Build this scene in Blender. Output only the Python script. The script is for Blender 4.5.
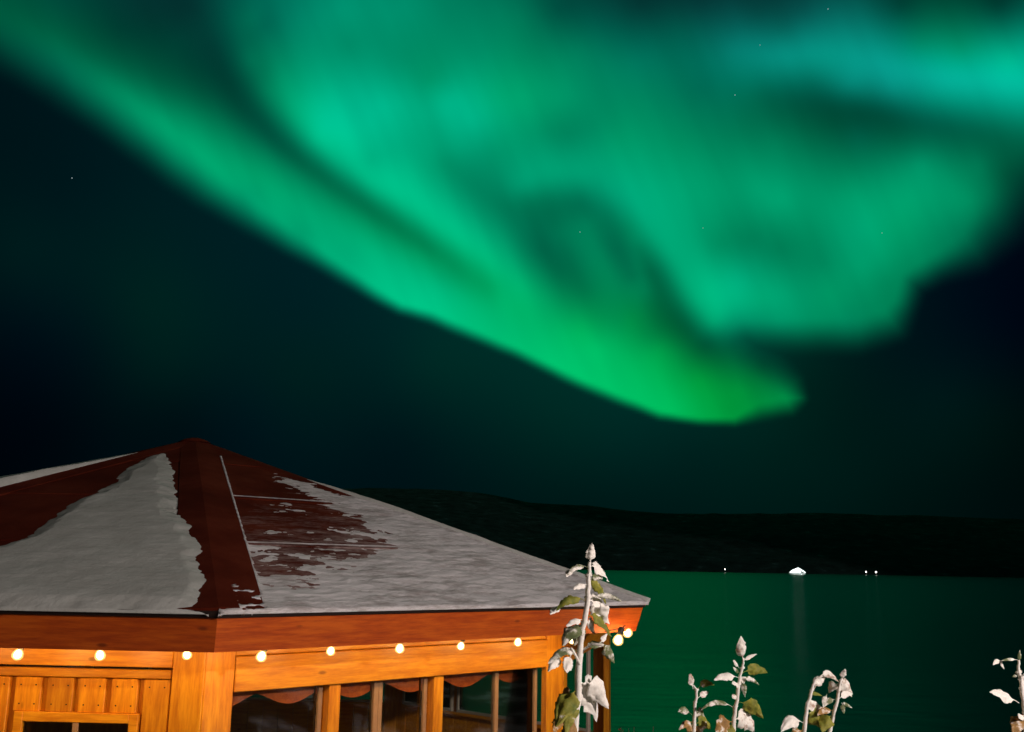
import bpy, bmesh, math, random
import numpy as np
from mathutils import Vector, Matrix, noise
R = math.radians
random.seed(4)
for o in list(bpy.data.objects): bpy.data.objects.remove(o)
S = bpy.context.scene
COL = S.collection

# ------------------------------------------------------------------ camera
FPX, PITCH, ROLL = 971.08, 0.201559, 0.0180027
cd = bpy.data.cameras.new('camera'); cam = bpy.data.objects.new('camera', cd); COL.objects.link(cam)
cd.sensor_width = 36; cd.lens = FPX / 1024 * 36; cd.clip_start = .05; cd.clip_end = 30000
fw = Vector((0, math.cos(PITCH), math.sin(PITCH))); up0 = Vector((0, -math.sin(PITCH), math.cos(PITCH))); rt0 = Vector((1, 0, 0))
rt = rt0 * math.cos(ROLL) + up0 * math.sin(ROLL); up = up0 * math.cos(ROLL) - rt0 * math.sin(ROLL)
cam.matrix_world = Matrix((rt, up, -fw)).transposed().to_4x4()
S.camera = cam

# ------------------------------------------------------------------ world, dim moon sun, exposure
w = bpy.data.worlds.new('World'); S.world = w; w.use_nodes = True
wn = w.node_tree.nodes; wl = w.node_tree.links
skt = wn.new('ShaderNodeTexSky'); skt.sky_type = 'NISHITA'; skt.sun_disc = False
skt.sun_elevation = R(-6); skt.sun_rotation = R(150)
wl.new(skt.outputs[0], wn['Background'].inputs[0]); wn['Background'].inputs[1].default_value = .05
sd = bpy.data.lights.new('moon', 'SUN'); sun = bpy.data.objects.new('moon', sd); COL.objects.link(sun)
sd.energy = .12; sd.angle = R(.5); sd.color = (1, .93, .85)
sun.rotation_euler = (R(60), 0, R(35))
S.view_settings.view_transform = 'Standard'; S.view_settings.look = 'None'
S.view_settings.exposure = 0; S.view_settings.gamma = 1

# porch lamp that lights the roof snow and the plants: stands behind and to the right of the camera
LAMP = Vector((5.3, -0.9, 1.95)); LAMP_W = 1560; LAMP_C = (1, .86, .80)
BULB_W = 4.6; BULB_C = (1, .65, .26)

# ------------------------------------------------------------------ helpers
def link(o, parent=None):
    COL.objects.link(o)
    if parent: o.parent = parent
    return o
def tag(o, label=None, cat=None, group=None, kind=None):
    for k, v in (('label', label), ('category', cat), ('group', group), ('kind', kind)):
        if v: o[k] = v
    return o
def empty(name, loc): 
    o = bpy.data.objects.new(name, None); o.location = loc; o.empty_display_size = .2; COL.objects.link(o); return o
def world_loc(o):
    v = Vector((0, 0, 0))
    while o: v = v + o.location; o = o.parent
    return v
def mesh_obj(name, verts, faces, mat, parent=None, smooth=False, loc=None, rot=None):
    me = bpy.data.meshes.new(name); me.from_pydata([tuple(v) for v in verts], [], faces); me.update()
    if mat: me.materials.append(mat)
    if smooth: me.polygons.foreach_set('use_smooth', [True] * len(me.polygons))
    o = bpy.data.objects.new(name, me); COL.objects.link(o)
    off = world_loc(parent) if parent else Vector((0, 0, 0))
    if rot is None: rot = Matrix.Identity(3)
    M = rot.to_4x4(); M.translation = (Vector(loc) if loc is not None else Vector((0, 0, 0))) - off
    if parent: o.parent = parent
    o.matrix_local = M
    return o
def box_data(lx, ly, lz, bev=.004):
    bm = bmesh.new(); bmesh.ops.create_cube(bm, size=1)
    for v in bm.verts: v.co = Vector((v.co.x * lx, v.co.y * ly, v.co.z * lz))
    if bev: bmesh.ops.bevel(bm, geom=bm.edges[:], offset=bev, segments=1, affect='EDGES')
    V = [v.co.copy() for v in bm.verts]; F = [[v.index for v in f.verts] for f in bm.faces]
    bm.free(); return V, F
def frame(d):      # rotation whose x is d
    d = Vector(d).normalized(); z = Vector((0, 0, 1))
    if abs(d.z) > .9: z = Vector((1, 0, 0))
    y = z.cross(d).normalized(); z = d.cross(y)
    return Matrix((d, y, z)).transposed()
class MB:          # collects shapes for ONE mesh
    def __init__(s): s.v = []; s.f = []
    def add(s, V, F):
        n = len(s.v); s.v += [Vector(v) for v in V]; s.f += [[i + n for i in f] for f in F]; return s
    def box(s, c, sz, rot=None, bev=.003):
        V, F = box_data(*sz, bev); rot = rot or Matrix.Identity(3); c = Vector(c)
        return s.add([rot @ v + c for v in V], F)
    def tube(s, pts, rad, n=7, cap=True):
        pts = [Vector(p) for p in pts]; rads = rad if hasattr(rad, '__len__') else [rad] * len(pts)
        V = []; F = []; ref = None
        for i, p in enumerate(pts):
            t = (pts[min(i + 1, len(pts) - 1)] - pts[max(i - 1, 0)]).normalized()
            if ref is None: ref = t.orthogonal().normalized()
            ref = (ref - t * ref.dot(t)).normalized(); b = t.cross(ref)
            for k in range(n):
                a = 2 * math.pi * k / n; V.append(p + (ref * math.cos(a) + b * math.sin(a)) * rads[i])
        for i in range(len(pts) - 1):
            for k in range(n): F.append([i * n + k, i * n + (k + 1) % n, (i + 1) * n + (k + 1) % n, (i + 1) * n + k])
        if cap: F += [list(range(n))[::-1], [len(V) - n + k for k in range(n)]]
        return s.add(V, F)
    def lathe(s, prof, c, n=14, axis=None):
        V = []; F = []; rot = axis or Matrix.Identity(3); c = Vector(c)
        for r, z in prof:
            for k in range(n):
                a = 2 * math.pi * k / n; V.append(rot @ Vector((r * math.cos(a), r * math.sin(a), z)) + c)
        for i in range(len(prof) - 1):
            for k in range(n): F.append([i * n + k, i * n + (k + 1) % n, (i + 1) * n + (k + 1) % n, (i + 1) * n + k])
        return s.add(V, F)
    def build(s, name, mat, parent=None, smooth=False): return mesh_obj(name, s.v, s.f, mat, parent, smooth)

# ------------------------------------------------------------------ materials
def mat(name):
    m = bpy.data.materials.new(name); m.use_nodes = True
    nt = m.node_tree; b = nt.nodes['Principled BSDF']; return m, nt, b
def N(nt, t, **k):
    n = nt.nodes.new(t)
    for a, v in k.items(): setattr(n, a, v)
    return n
def ramp(nt, fac, stops):
    r = N(nt, 'ShaderNodeValToRGB'); e = r.color_ramp.elements
    while len(e) < len(stops): e.new(.5)
    for i, (p, c) in enumerate(stops): e[i].position = p; e[i].color = (*c, 1)
    nt.links.new(fac, r.inputs[0]); return r.outputs[0]
def noise_n(nt, scale, vec=None, detail=4, rough=.55, sc=None):
    n = N(nt, 'ShaderNodeTexNoise'); n.inputs['Scale'].default_value = scale; n.inputs['Detail'].default_value = detail; n.inputs['Roughness'].default_value = rough
    if sc:
        mp = N(nt, 'ShaderNodeMapping'); mp.inputs['Scale'].default_value = sc
        nt.links.new(vec, mp.inputs[0]); vec = mp.outputs[0]
    if vec: nt.links.new(vec, n.inputs['Vector'])
    return n.outputs['Fac']
def bump(nt, b, h, st=.3, dist=.01):
    n = N(nt, 'ShaderNodeBump'); n.inputs['Strength'].default_value = st; n.inputs['Distance'].default_value = dist
    nt.links.new(h, n.inputs['Height']); nt.links.new(n.outputs[0], b.inputs['Normal'])

def wood(name, dark, mid, light, rough=.42):
    m, nt, b = mat(name); L = nt.links
    tc = N(nt, 'ShaderNodeTexCoord'); oi = N(nt, 'ShaderNodeObjectInfo')
    off = N(nt, 'ShaderNodeVectorMath', operation='SCALE'); off.inputs[0].default_value = (37, 19, 11)
    L.new(oi.outputs['Random'], off.inputs['Scale'])
    ad = N(nt, 'ShaderNodeVectorMath', operation='ADD'); L.new(tc.outputs['Object'], ad.inputs[0]); L.new(off.outputs[0], ad.inputs[1])
    g1 = noise_n(nt, 1, ad.outputs[0], 6, .68, (5, 46, 46))
    g2 = noise_n(nt, 1, ad.outputs[0], 3, .5, (1.3, 7, 7))
    mx = N(nt, 'ShaderNodeMath', operation='MULTIPLY_ADD'); L.new(g1, mx.inputs[0]); mx.inputs[1].default_value = .75
    g2m = N(nt, 'ShaderNodeMath', operation='MULTIPLY'); L.new(g2, g2m.inputs[0]); g2m.inputs[1].default_value = .28; L.new(g2m.outputs[0], mx.inputs[2])
    col = ramp(nt, mx.outputs[0], [(.40, dark), (.52, mid), (.63, light)])
    # knots
    vo = N(nt, 'ShaderNodeTexVoronoi'); vo.inputs['Scale'].default_value = 1
    mp = N(nt, 'ShaderNodeMapping'); mp.inputs['Scale'].default_value = (3.6, 9, 9); L.new(ad.outputs[0], mp.inputs[0]); L.new(mp.outputs[0], vo.inputs['Vector'])
    kn = ramp(nt, vo.outputs['Distance'], [(.05, (.85, .85, .85)), (.11, (0, 0, 0))])
    km = N(nt, 'ShaderNodeMix', data_type='RGBA'); L.new(kn, km.inputs['Factor']); L.new(col, km.inputs['A']); km.inputs['B'].default_value = (*[c * .5 for c in dark], 1)
    hs = N(nt, 'ShaderNodeHueSaturation'); L.new(km.outputs['Result'], hs.inputs['Color'])
    mr = N(nt, 'ShaderNodeMapRange'); L.new(oi.outputs['Random'], mr.inputs[0]); mr.inputs[3].default_value = .82; mr.inputs[4].default_value = 1.15
    L.new(mr.outputs[0], hs.inputs['Value'])
    L.new(hs.outputs[0], b.inputs['Base Color']); b.inputs['Roughness'].default_value = rough
    bump(nt, b, g1, .2, .002)
    return m
M = {}
M['pine'] = wood('varnished_pine', (.48, .150, .004), (.61, .215, .005), (.73, .30, .010))
M['fascia'] = wood('stained_fascia', (.46, .056, .002), (.62, .092, .003), (.74, .135, .006), .6)
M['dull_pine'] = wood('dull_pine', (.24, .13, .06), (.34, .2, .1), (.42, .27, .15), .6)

def simple(name, col, rough=.6, metal=0, var=.15, sc=30, bmp=.2):
    m, nt, b = mat(name); tc = N(nt, 'ShaderNodeTexCoord')
    f = noise_n(nt, sc, tc.outputs['Object'])
    c = ramp(nt, f, [(.3, [x * (1 - var) for x in col]), (.7, [x * (1 + var) for x in col])])
    nt.links.new(c, b.inputs['Base Color']); b.inputs['Roughness'].default_value = rough; b.inputs['Metallic'].default_value = metal
    bump(nt, b, f, bmp, .003); return m
M['metal'] = simple('dark_edge_metal', (.035, .02, .016), .45, .4)
M['cable'] = simple('black_cable', (.015, .015, .015), .6)
M['socket'] = simple('socket_plastic', (.03, .03, .028), .5)
M['render'] = simple('weathered_metal', (.05, .05, .05), .5)
M['pale_lit_frame'] = simple('pale_lit_window_frame', (.50, .42, .34), .5, 0, .1)  # far window frames: light on their rails is put into the paler colour
M['frame'] = simple('painted_window_frame', (.34, .19, .09), .5, 0, .1)

# roofing felt with a mineral grain, dull reddish brown
m, nt, b = mat('roofing_felt'); tc = N(nt, 'ShaderNodeTexCoord')
g = noise_n(nt, 260, tc.outputs['Object'], 3); g2 = noise_n(nt, 2.2, tc.outputs['Object'], 6, .65)
a_ = N(nt, 'ShaderNodeMath', operation='MULTIPLY_ADD'); nt.links.new(g, a_.inputs[0]); a_.inputs[1].default_value = .45; nt.links.new(g2, a_.inputs[2])
nt.links.new(ramp(nt, a_.outputs[0], [(.45, (.050, .006, .0025)), (.72, (.090, .012, .005)), (.95, (.14, .026, .012))]), b.inputs['Base Color'])
b.inputs['Roughness'].default_value = .95; b.inputs['Specular IOR Level'].default_value = .05; bump(nt, b, g, .6, .004); M['felt'] = m
# the same felt with a brushed film of rime, heavier down-slope and to the right
m = m.copy(); m.name = 'rimed_felt'; nt = m.node_tree; b = nt.nodes['Principled BSDF']; tc = N(nt, 'ShaderNodeTexCoord')
mp = N(nt, 'ShaderNodeMapping'); mp.inputs['Rotation'].default_value = (0, 0, R(-42.9)); nt.links.new(tc.outputs['Object'], mp.inputs[0])
q1 = noise_n(nt, 1, mp.outputs[0], 6, .7, (3, 11, 11)); q2 = noise_n(nt, 1, mp.outputs[0], 4, .7, (16, 60, 60))
ds = N(nt, 'ShaderNodeVectorMath', operation='DOT_PRODUCT'); nt.links.new(tc.outputs['Object'], ds.inputs[0]); ds.inputs[1].default_value = (.32, -.10, 0)
a1 = N(nt, 'ShaderNodeMath', operation='MULTIPLY_ADD'); nt.links.new(q2, a1.inputs[0]); a1.inputs[1].default_value = .7; nt.links.new(q1, a1.inputs[2])
a2 = N(nt, 'ShaderNodeMath', operation='ADD'); nt.links.new(a1.outputs[0], a2.inputs[0]); sh = N(nt, 'ShaderNodeMath', operation='SUBTRACT'); nt.links.new(ds.outputs['Value'], sh.inputs[0]); sh.inputs[1].default_value = (-1.35 * .32 + 6.1 * -.10 + .50); nt.links.new(sh.outputs[0], a2.inputs[1])
fc = ramp(nt, a2.outputs[0], [(.30, (0, 0, 0)), (.46, (.22, .22, .22)), (.66, (.75, .75, .75))])
old = b.inputs['Base Color'].links[0].from_socket; mx = N(nt, 'ShaderNodeMix', data_type='RGBA'); nt.links.new(fc, mx.inputs['Factor']); nt.links.new(old, mx.inputs['A']); mx.inputs['B'].default_value = (.42, .33, .31, 1)
nt.links.new(mx.outputs['Result'], b.inputs['Base Color']); M['rimed_felt'] = m

# snow: crisp old snow with wind ripples and grey melt marks of its own
m, nt, b = mat('crusted_snow'); tc = N(nt, 'ShaderNodeTexCoord')
s1 = noise_n(nt, 4.5, tc.outputs['Object'], 7, .7); s2 = noise_n(nt, 60, tc.outputs['Object'], 4, .6)
nt.links.new(ramp(nt, s1, [(.3, (.44, .44, .41)), (.5, (.50, .51, .48)), (.68, (.60, .61, .58))]), b.inputs['Base Color'])
b.inputs['Roughness'].default_value = .75; b.inputs['Specular IOR Level'].default_value = .25
a_ = N(nt, 'ShaderNodeMath', operation='MULTIPLY_ADD'); nt.links.new(s2, a_.inputs[0]); a_.inputs[1].default_value = .3; nt.links.new(s1, a_.inputs[2])
bump(nt, b, a_.outputs[0], .3, .03); M['snow'] = m

# thin wind-brushed snow: streaks along the eave with the brown felt grinning through
m, nt, b = mat('thin_brushed_snow'); tc = N(nt, 'ShaderNodeTexCoord')
mp = N(nt, 'ShaderNodeMapping'); mp.inputs['Rotation'].default_value = (0, 0, R(-42.9)); nt.links.new(tc.outputs['Object'], mp.inputs[0])
s1 = noise_n(nt, 1, mp.outputs[0], 7, .68, (4.5, 16, 16)); s2 = noise_n(nt, 1, mp.outputs[0], 5, .7, (22, 90, 90)); s3 = noise_n(nt, 1.6, tc.outputs['Object'], 4, .6)
a_ = N(nt, 'ShaderNodeMath', operation='MULTIPLY_ADD'); nt.links.new(s2, a_.inputs[0]); a_.inputs[1].default_value = .6; nt.links.new(s1, a_.inputs[2])
a2 = N(nt, 'ShaderNodeMath', operation='MULTIPLY_ADD'); nt.links.new(s3, a2.inputs[0]); a2.inputs[1].default_value = .7; nt.links.new(a_.outputs[0], a2.inputs[2])
mn = N(nt, 'ShaderNodeMath', operation='SUBTRACT'); nt.links.new(a2.outputs[0], mn.inputs[0]); mn.inputs[1].default_value = .25
nt.links.new(ramp(nt, mn.outputs[0], [(.72, (.42, .375, .37)), (.84, (.56, .53, .53)), (.96, (.74, .71, .72))]), b.inputs['Base Color'])
b.inputs['Roughness'].default_value = .75; b.inputs['Specular IOR Level'].default_value = .25; bump(nt, b, a_.outputs[0], .4, .02); M['thin_snow'] = m

# glass
m = bpy.data.materials.new('window_glass'); m.use_nodes = True; nt = m.node_tree; nt.nodes.remove(nt.nodes['Principled BSDF'])
tr = N(nt, 'ShaderNodeBsdfTransparent'); tr.inputs[0].default_value = (.90, .94, .91, 1); gl = N(nt, 'ShaderNodeBsdfGlossy'); gl.inputs['Roughness'].default_value = .03
fr = N(nt, 'ShaderNodeFresnel'); fr.inputs[0].default_value = 1.45; mxs = N(nt, 'ShaderNodeMixShader')
nt.links.new(fr.outputs[0], mxs.inputs[0]); nt.links.new(tr.outputs[0], mxs.inputs[1]); nt.links.new(gl.outputs[0], mxs.inputs[2])
nt.links.new(mxs.outputs[0], nt.nodes['Material Output'].inputs[0]); M['glass'] = m

def emis(name, col, st):
    m, nt, b = mat(name); b.inputs['Base Color'].default_value = (.8, .8, .8, 1)
    b.inputs['Emission Color'].default_value = (*col, 1); b.inputs['Emission Strength'].default_value = st; return m
m = bpy.data.materials.new('bulb_frosted_glass'); m.use_nodes = True; nt = m.node_tree; nt.nodes.remove(nt.nodes['Principled BSDF'])
tr = N(nt, 'ShaderNodeBsdfTransparent'); em = N(nt, 'ShaderNodeEmission'); em.inputs[0].default_value = (1, .62, .22, 1); em.inputs[1].default_value = .8
ad = N(nt, 'ShaderNodeAddShader'); tr.inputs[0].default_value = (.8, .7, .55, 1); nt.links.new(tr.outputs[0], ad.inputs[0]); nt.links.new(em.outputs[0], ad.inputs[1])
nt.links.new(ad.outputs[0], nt.nodes['Material Output'].inputs[0]); M['bulb_glass'] = m
M['bulb'] = emis('lit_bulb_glass', (1, .80, .48), 14)
M['flood'] = emis('floodlit_deck_lamp', (.85, 1, .97), 2.2)
M['porthole'] = emis('lit_cabin_window', (1, .95, .8), 10)
M['shorelamp'] = emis('shore_lamp_globe', (1, .93, .85), 5)
M['star'] = emis('star_light', (.8, .95, 1), .5)

# leaf materials: green/olive leaf blades under rime frost (vertex value = how much frost)
def leafmat(name, g1, g2, frost):
    m, nt, b = mat(name); tc = N(nt, 'ShaderNodeTexCoord'); L = nt.links
    n1 = noise_n(nt, 34, tc.outputs['Object'], 5, .6); n2 = noise_n(nt, 160, tc.outputs['Object'], 2)
    base = ramp(nt, n1, [(.35, g1), (.65, g2)])
    lo = .78 - frost * .62
    fr = ramp(nt, n1, [(lo, (0, 0, 0)), (lo + .12, (1, 1, 1))])
    mx = N(nt, 'ShaderNodeMix', data_type='RGBA'); L.new(fr, mx.inputs['Factor']); L.new(base, mx.inputs['A'])
    fc = ramp(nt, n2, [(.3, (.84, .78, .70)), (.7, (.97, .94, .87))]); L.new(fc, mx.inputs['B'])
    L.new(mx.outputs['Result'], b.inputs['Base Color']); b.inputs['Roughness'].default_value = .7
    bump(nt, b, n2, .4, .002); return m
M['white'] = leafmat('frosted_leaf', (.5, .48, .38), (.7, .66, .55), 1.0)
M['grey'] = leafmat('half_frosted_leaf', (.10, .13, .045), (.24, .25, .12), .48)
M['green'] = leafmat('olive_leaf', (.11, .14, .012), (.30, .27, .03), .25)
M['brown'] = leafmat('withered_leaf', (.24, .13, .03), (.42, .22, .06), .40)
M['pink'] = leafmat('pinkish_frosted_leaf', (.45, .30, .22), (.62, .45, .34), .65)
M['stem'] = leafmat('frosted_stem', (.5, .42, .33), (.66, .58, .48), .8)

# ------------------------------------------------------------------ sky: one dome sector with the aurora as light it gives off
# aurora laid out in image pixels: (u, v) on the camera's image plane; rows of (u, v, G, B) display values
CTRL = """-60 -30 80 60;0 -40 75 58;0 0 85 60;60 0 75 60;130 5 55 50;190 5 50 48;250 20 112 86;0 30 112 76;50 40 100 70;120 30 62 50;180 40 62 52;220 40 72 60;250 60 112 82
-50 20 100 70;30 55 112 80;60 68 125 90;100 88 145 100;150 112 158 108;190 137 162 108;230 153 165 108;255 168 162 106;100 50 92 66;150 65 92 68;200 90 88 64;250 125 88 62;220 70 66 52;235 90 68 52
256 100 85 65;275 130 92 68;300 155 108 74;335 180 118 78;370 205 122 78;270 175 165 110;300 203 165 112;265 25 102 82;270 60 125 90;300 20 135 105;340 10 150 115;400 10 148 112;450 10 130 96;500 10 125 92;350 45 142 105;400 60 146 106;480 50 142 102
300 90 168 120;325 125 203 153;336 148 198 148;318 105 192 142;290 112 158 110;360 110 186 142;380 105 190 145;400 100 180 135;430 80 152 106;450 100 186 140;475 120 184 138;500 95 170 116;430 130 168 122;400 150 178 130;370 160 182 132;400 190 190 135;430 215 192 132;455 150 160 116;445 172 140 100;490 190 130 92;500 150 155 110;500 212 128 92
520 20 125 90;560 10 80 66;600 20 86 72;640 5 55 52;700 5 60 58;760 10 70 66;640 -40 45 45;400 -40 130 100;250 -40 90 80;900 -40 55 50;1040 -40 55 48
520 60 142 98;580 50 126 92;640 60 120 95;680 30 90 76;700 60 112 92;735 50 130 116;755 62 140 126;520 100 167 112;560 98 155 106;585 112 166 112;545 130 146 100;575 140 132 92;640 100 136 96;700 90 110 86;765 105 100 72;740 130 120 84;620 140 156 106;680 140 142 96
530 180 160 116;580 170 160 116;600 165 158 112;570 202 118 84;620 195 160 116;520 218 126 90;640 205 172 122;680 200 170 118;720 190 156 106;760 190 160 110
800 10 80 76;900 5 65 54;1000 5 60 50;780 30 102 92;830 50 150 132;880 60 155 140;940 80 175 150;1000 80 190 160;1010 60 186 146;920 45 140 106;960 50 152 112;800 60 145 126;808 82 110 92;850 85 136 120;890 90 140 124;820 105 82 62;870 110 80 62;920 110 95 78;980 115 120 94;1015 115 135 108;1080 90 180 150;860 135 92 70;930 135 100 74;990 135 100 72;1020 150 110 76;780 140 125 86;850 165 126 86;920 165 152 106;980 165 122 84;1005 175 86 60;780 200 166 114;850 200 162 110;910 200 166 112;970 200 146 98
250 195 160 110;300 235 160 110;350 255 178 122;400 278 186 126;430 292 187 126;480 315 182 112;510 325 186 106;385 228 130 85;420 253 142 86;460 277 162 95;500 295 174 98;400 222 150 100;435 235 192 130;470 250 190 130;500 275 186 122;505 228 138 96
525 240 125 86;540 255 102 72;515 270 184 116;560 235 120 84;570 275 112 74;590 240 130 88;620 255 110 76;612 235 114 80;640 240 126 86;655 275 102 66;630 290 130 86;600 300 142 80;550 300 162 90;520 310 186 108;580 330 182 95;540 335 190 110;600 350 196 105;640 385 193 98;680 410 186 86;630 320 148 74;660 350 162 76;670 320 118 70;680 295 112 74;690 330 98 60;715 345 80 55;735 342 92 66;620 322 146 80;650 338 140 72;678 352 138 66;600 318 150 82;700 380 160 64;740 390 152 62;730 410 152 60;785 397 142 70;700 358 122 62;740 365 112 60;765 362 80 50
700 290 165 116;715 315 170 115;740 280 176 126;760 300 172 118;700 230 160 110;660 225 165 115;685 255 160 110;750 240 130 88;720 245 142 96;780 250 130 88;810 240 140 94;820 262 136 92;860 230 170 118;865 265 162 110;900 230 160 106;950 230 132 90;980 235 104 72;780 295 168 116;830 295 152 100;870 295 142 94;890 280 136 90;780 325 150 104;850 325 135 92""".replace('\n', ';')
CP = np.array([[float(a) for a in r.split()] for r in CTRL.split(';')])
LINES = [
 [(-60, 10, 95, 66), (0, 38, 112, 78), (60, 68, 128, 92), (110, 95, 150, 102), (160, 120, 160, 107), (200, 143, 163, 108), (255, 176, 165, 108), (300, 205, 168, 112), (350, 235, 176, 118), (400, 266, 184, 124), (440, 287, 188, 126), (480, 310, 186, 116), (520, 330, 190, 112), (560, 350, 194, 109), (600, 368, 198, 106), (640, 388, 195, 100), (680, 405, 188, 90)],
 [(0, 12, 92, 64), (60, 38, 98, 68), (110, 60, 94, 66), (160, 84, 98, 68), (210, 112, 108, 74), (255, 143, 116, 80), (300, 176, 130, 88), (350, 212, 145, 94), (400, 243, 152, 96), (440, 266, 162, 100)],
 [(215, 45, 62, 54), (232, 80, 64, 52), (250, 112, 72, 56), (275, 138, 84, 64), (305, 163, 96, 68), (340, 188, 108, 74), (380, 214, 118, 76), (420, 242, 130, 80), (455, 265, 146, 88), (490, 288, 166, 97)],
 [(268, 90, 132, 92), (290, 115, 158, 110), (315, 140, 186, 134), (345, 165, 183, 131), (380, 190, 190, 134), (420, 215, 191, 132), (455, 238, 193, 131), (490, 262, 190, 124), (520, 285, 184, 114), (548, 306, 166, 98)],
 [(443, 163, 150, 106), (470, 185, 136, 97), (500, 205, 124, 88), (520, 225, 118, 84), (540, 250, 101, 72), (560, 272, 106, 72), (585, 292, 122, 76)],
 [(500, 207, 124, 88), (540, 200, 120, 85), (580, 202, 114, 82), (608, 214, 122, 87)],
 [(603, 225, 114, 80), (616, 250, 103, 73), (632, 276, 108, 73)],
 [(640, 250, 118, 80), (650, 272, 97, 65), (668, 302, 99, 63), (690, 330, 92, 58), (706, 344, 82, 54)],
 [(588, 225, 130, 90), (600, 252, 132, 89), (618, 285, 134, 85)], [(628, 228, 134, 92), (636, 255, 128, 87), (646, 290, 128, 82)],
 [(520, 185, 158, 114), (560, 174, 162, 116), (598, 177, 160, 115), (625, 200, 167, 121), (650, 230, 166, 117), (675, 264, 164, 114), (698, 300, 178, 122), (714, 322, 172, 117)],
 [(540, 132, 146, 101), (565, 134, 136, 95), (592, 127, 140, 98)],
 [(735, 50, 128, 114), (780, 57, 144, 128), (830, 52, 152, 134), (880, 62, 158, 142), (940, 78, 175, 152), (1000, 82, 190, 160), (1070, 88, 188, 156)],
 [(760, 95, 104, 80), (810, 101, 82, 64), (870, 110, 78, 61), (930, 124, 93, 73), (990, 133, 101, 75), (1050, 140, 108, 80)],
 [(930, 96, 150, 126), (1000, 108, 150, 122)]]
_L = []
for ln in LINES:
    for a, b_ in zip(ln[:-1], ln[1:]):
        a, b_ = np.array(a, float), np.array(b_, float); n_ = max(1, int(np.hypot(*(b_ - a)[:2]) / 11))
        _L += [a + (b_ - a) * k / n_ for k in range(n_)]
    _L.append(np.array(ln[-1], float))
_L = np.array(_L); _d = np.sqrt(((CP[:, None, :2] - _L[None, :, :2]) ** 2).sum(2)).min(1)
CP = np.vstack([CP[_d > 17], _L])
EDGE = np.array([(-260, -90, 40), (-100, -18, 38), (0, 45, 36), (60, 80, 34), (100, 108, 32), (150, 146, 30), (200, 185, 26), (256, 223, 19), (300, 250, 15), (340, 275, 12), (400, 309, 9), (430, 318, 9), (512, 352, 8), (560, 375, 8), (600, 393, 8), (660, 416, 7), (700, 422, 6), (735, 423, 7), (762, 413, 12), (790, 408, 12), (801, 398, 11), (792, 384, 18), (772, 366, 22), (752, 352, 24), (748, 340, 22), (790, 338, 22), (860, 338, 22), (896, 327, 22), (907, 306, 17), (914, 284, 17), (940, 270, 20), (978, 254, 28), (1005, 225, 36), (1030, 185, 36), (1080, 140, 40), (1300, 60, 50), (1300, -500, 90), (-260, -500, 90)], float)
DARK = np.array([[float(a) for a in r.split()] for r in """-60 150 18 22;20 150 20 24;20 250 28 28;60 200 22 26;150 300 34 30;200 260 30 32;300 300 30 34;20 340 12 20;80 350 16 22;160 370 28 26;20 420 5 12;60 430 6 12;180 420 14 18;250 420 20 26;300 380 30 28;400 340 36 36;430 360 42 36;500 400 38 34;560 420 40 34;620 440 38 34;400 440 20 24;300 460 20 24;100 470 10 15;500 480 24 24;600 490 26 24;700 460 30 27;720 500 27 24;850 430 25 22;900 360 20 23;950 330 14 22;990 280 8 20;1020 330 6 18;1060 300 4 15;950 400 24 24;1000 420 18 16;850 480 25 22;1000 490 12 12;900 520 17 15;760 350 50 42;800 370 34 28;700 560 17 16;500 570 15 15;600 525 21 20;200 560 14 16;1000 570 12 12;0 570 5 8;-80 400 4 8;1100 450 8 8""".replace('\n', ';').split(';')])
def rbf(P, Vv, Q, c=7, lam=3):
    d = np.sqrt(((P[:, None] - P[None]) ** 2).sum(2) + c * c); n = len(P)
    A = np.zeros((n + 1, n + 1)); A[:n, :n] = -d + np.eye(n) * lam; A[:n, n] = 1; A[n, :n] = 1
    W = np.linalg.solve(A, np.vstack([Vv, np.zeros((1, Vv.shape[1]))]))
    out = np.zeros((len(Q), Vv.shape[1]))
    for i in range(0, len(Q), 8000):
        q = Q[i:i + 8000]; out[i:i + 8000] = -np.sqrt(((q[:, None] - P[None]) ** 2).sum(2) + c * c) @ W[:n] + W[n]
    return out
def poly_sd(Q, P):      # signed distance (inside > 0) and local softness
    best = np.full(len(Q), 1e9); soft = np.ones(len(Q)); ins = np.zeros(len(Q), bool)
    for i in range(len(P)):
        a, b2 = P[i], P[(i + 1) % len(P)]; e = b2[:2] - a[:2]; wv = Q - a[:2]
        t = np.clip((wv @ e) / (e @ e), 0, 1); d = np.linalg.norm(wv - t[:, None] * e, axis=1)
        k = d < best; best[k] = d[k]
        if P.shape[1] > 2: soft[k] = (a[2] + t * (b2[2] - a[2]))[k]
        c = ((a[1] > Q[:, 1]) != (b2[1] > Q[:, 1])) & (Q[:, 0] < (b2[0] - a[0]) * (Q[:, 1] - a[1]) / (b2[1] - a[1] + 1e-12) + a[0])
        ins ^= c
    return np.where(ins, best, -best), soft
def s2l(c): c = np.clip(c, 0, 1); return np.where(c < .04045, c / 12.92, ((c + .055) / 1.055) ** 2.4)
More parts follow.
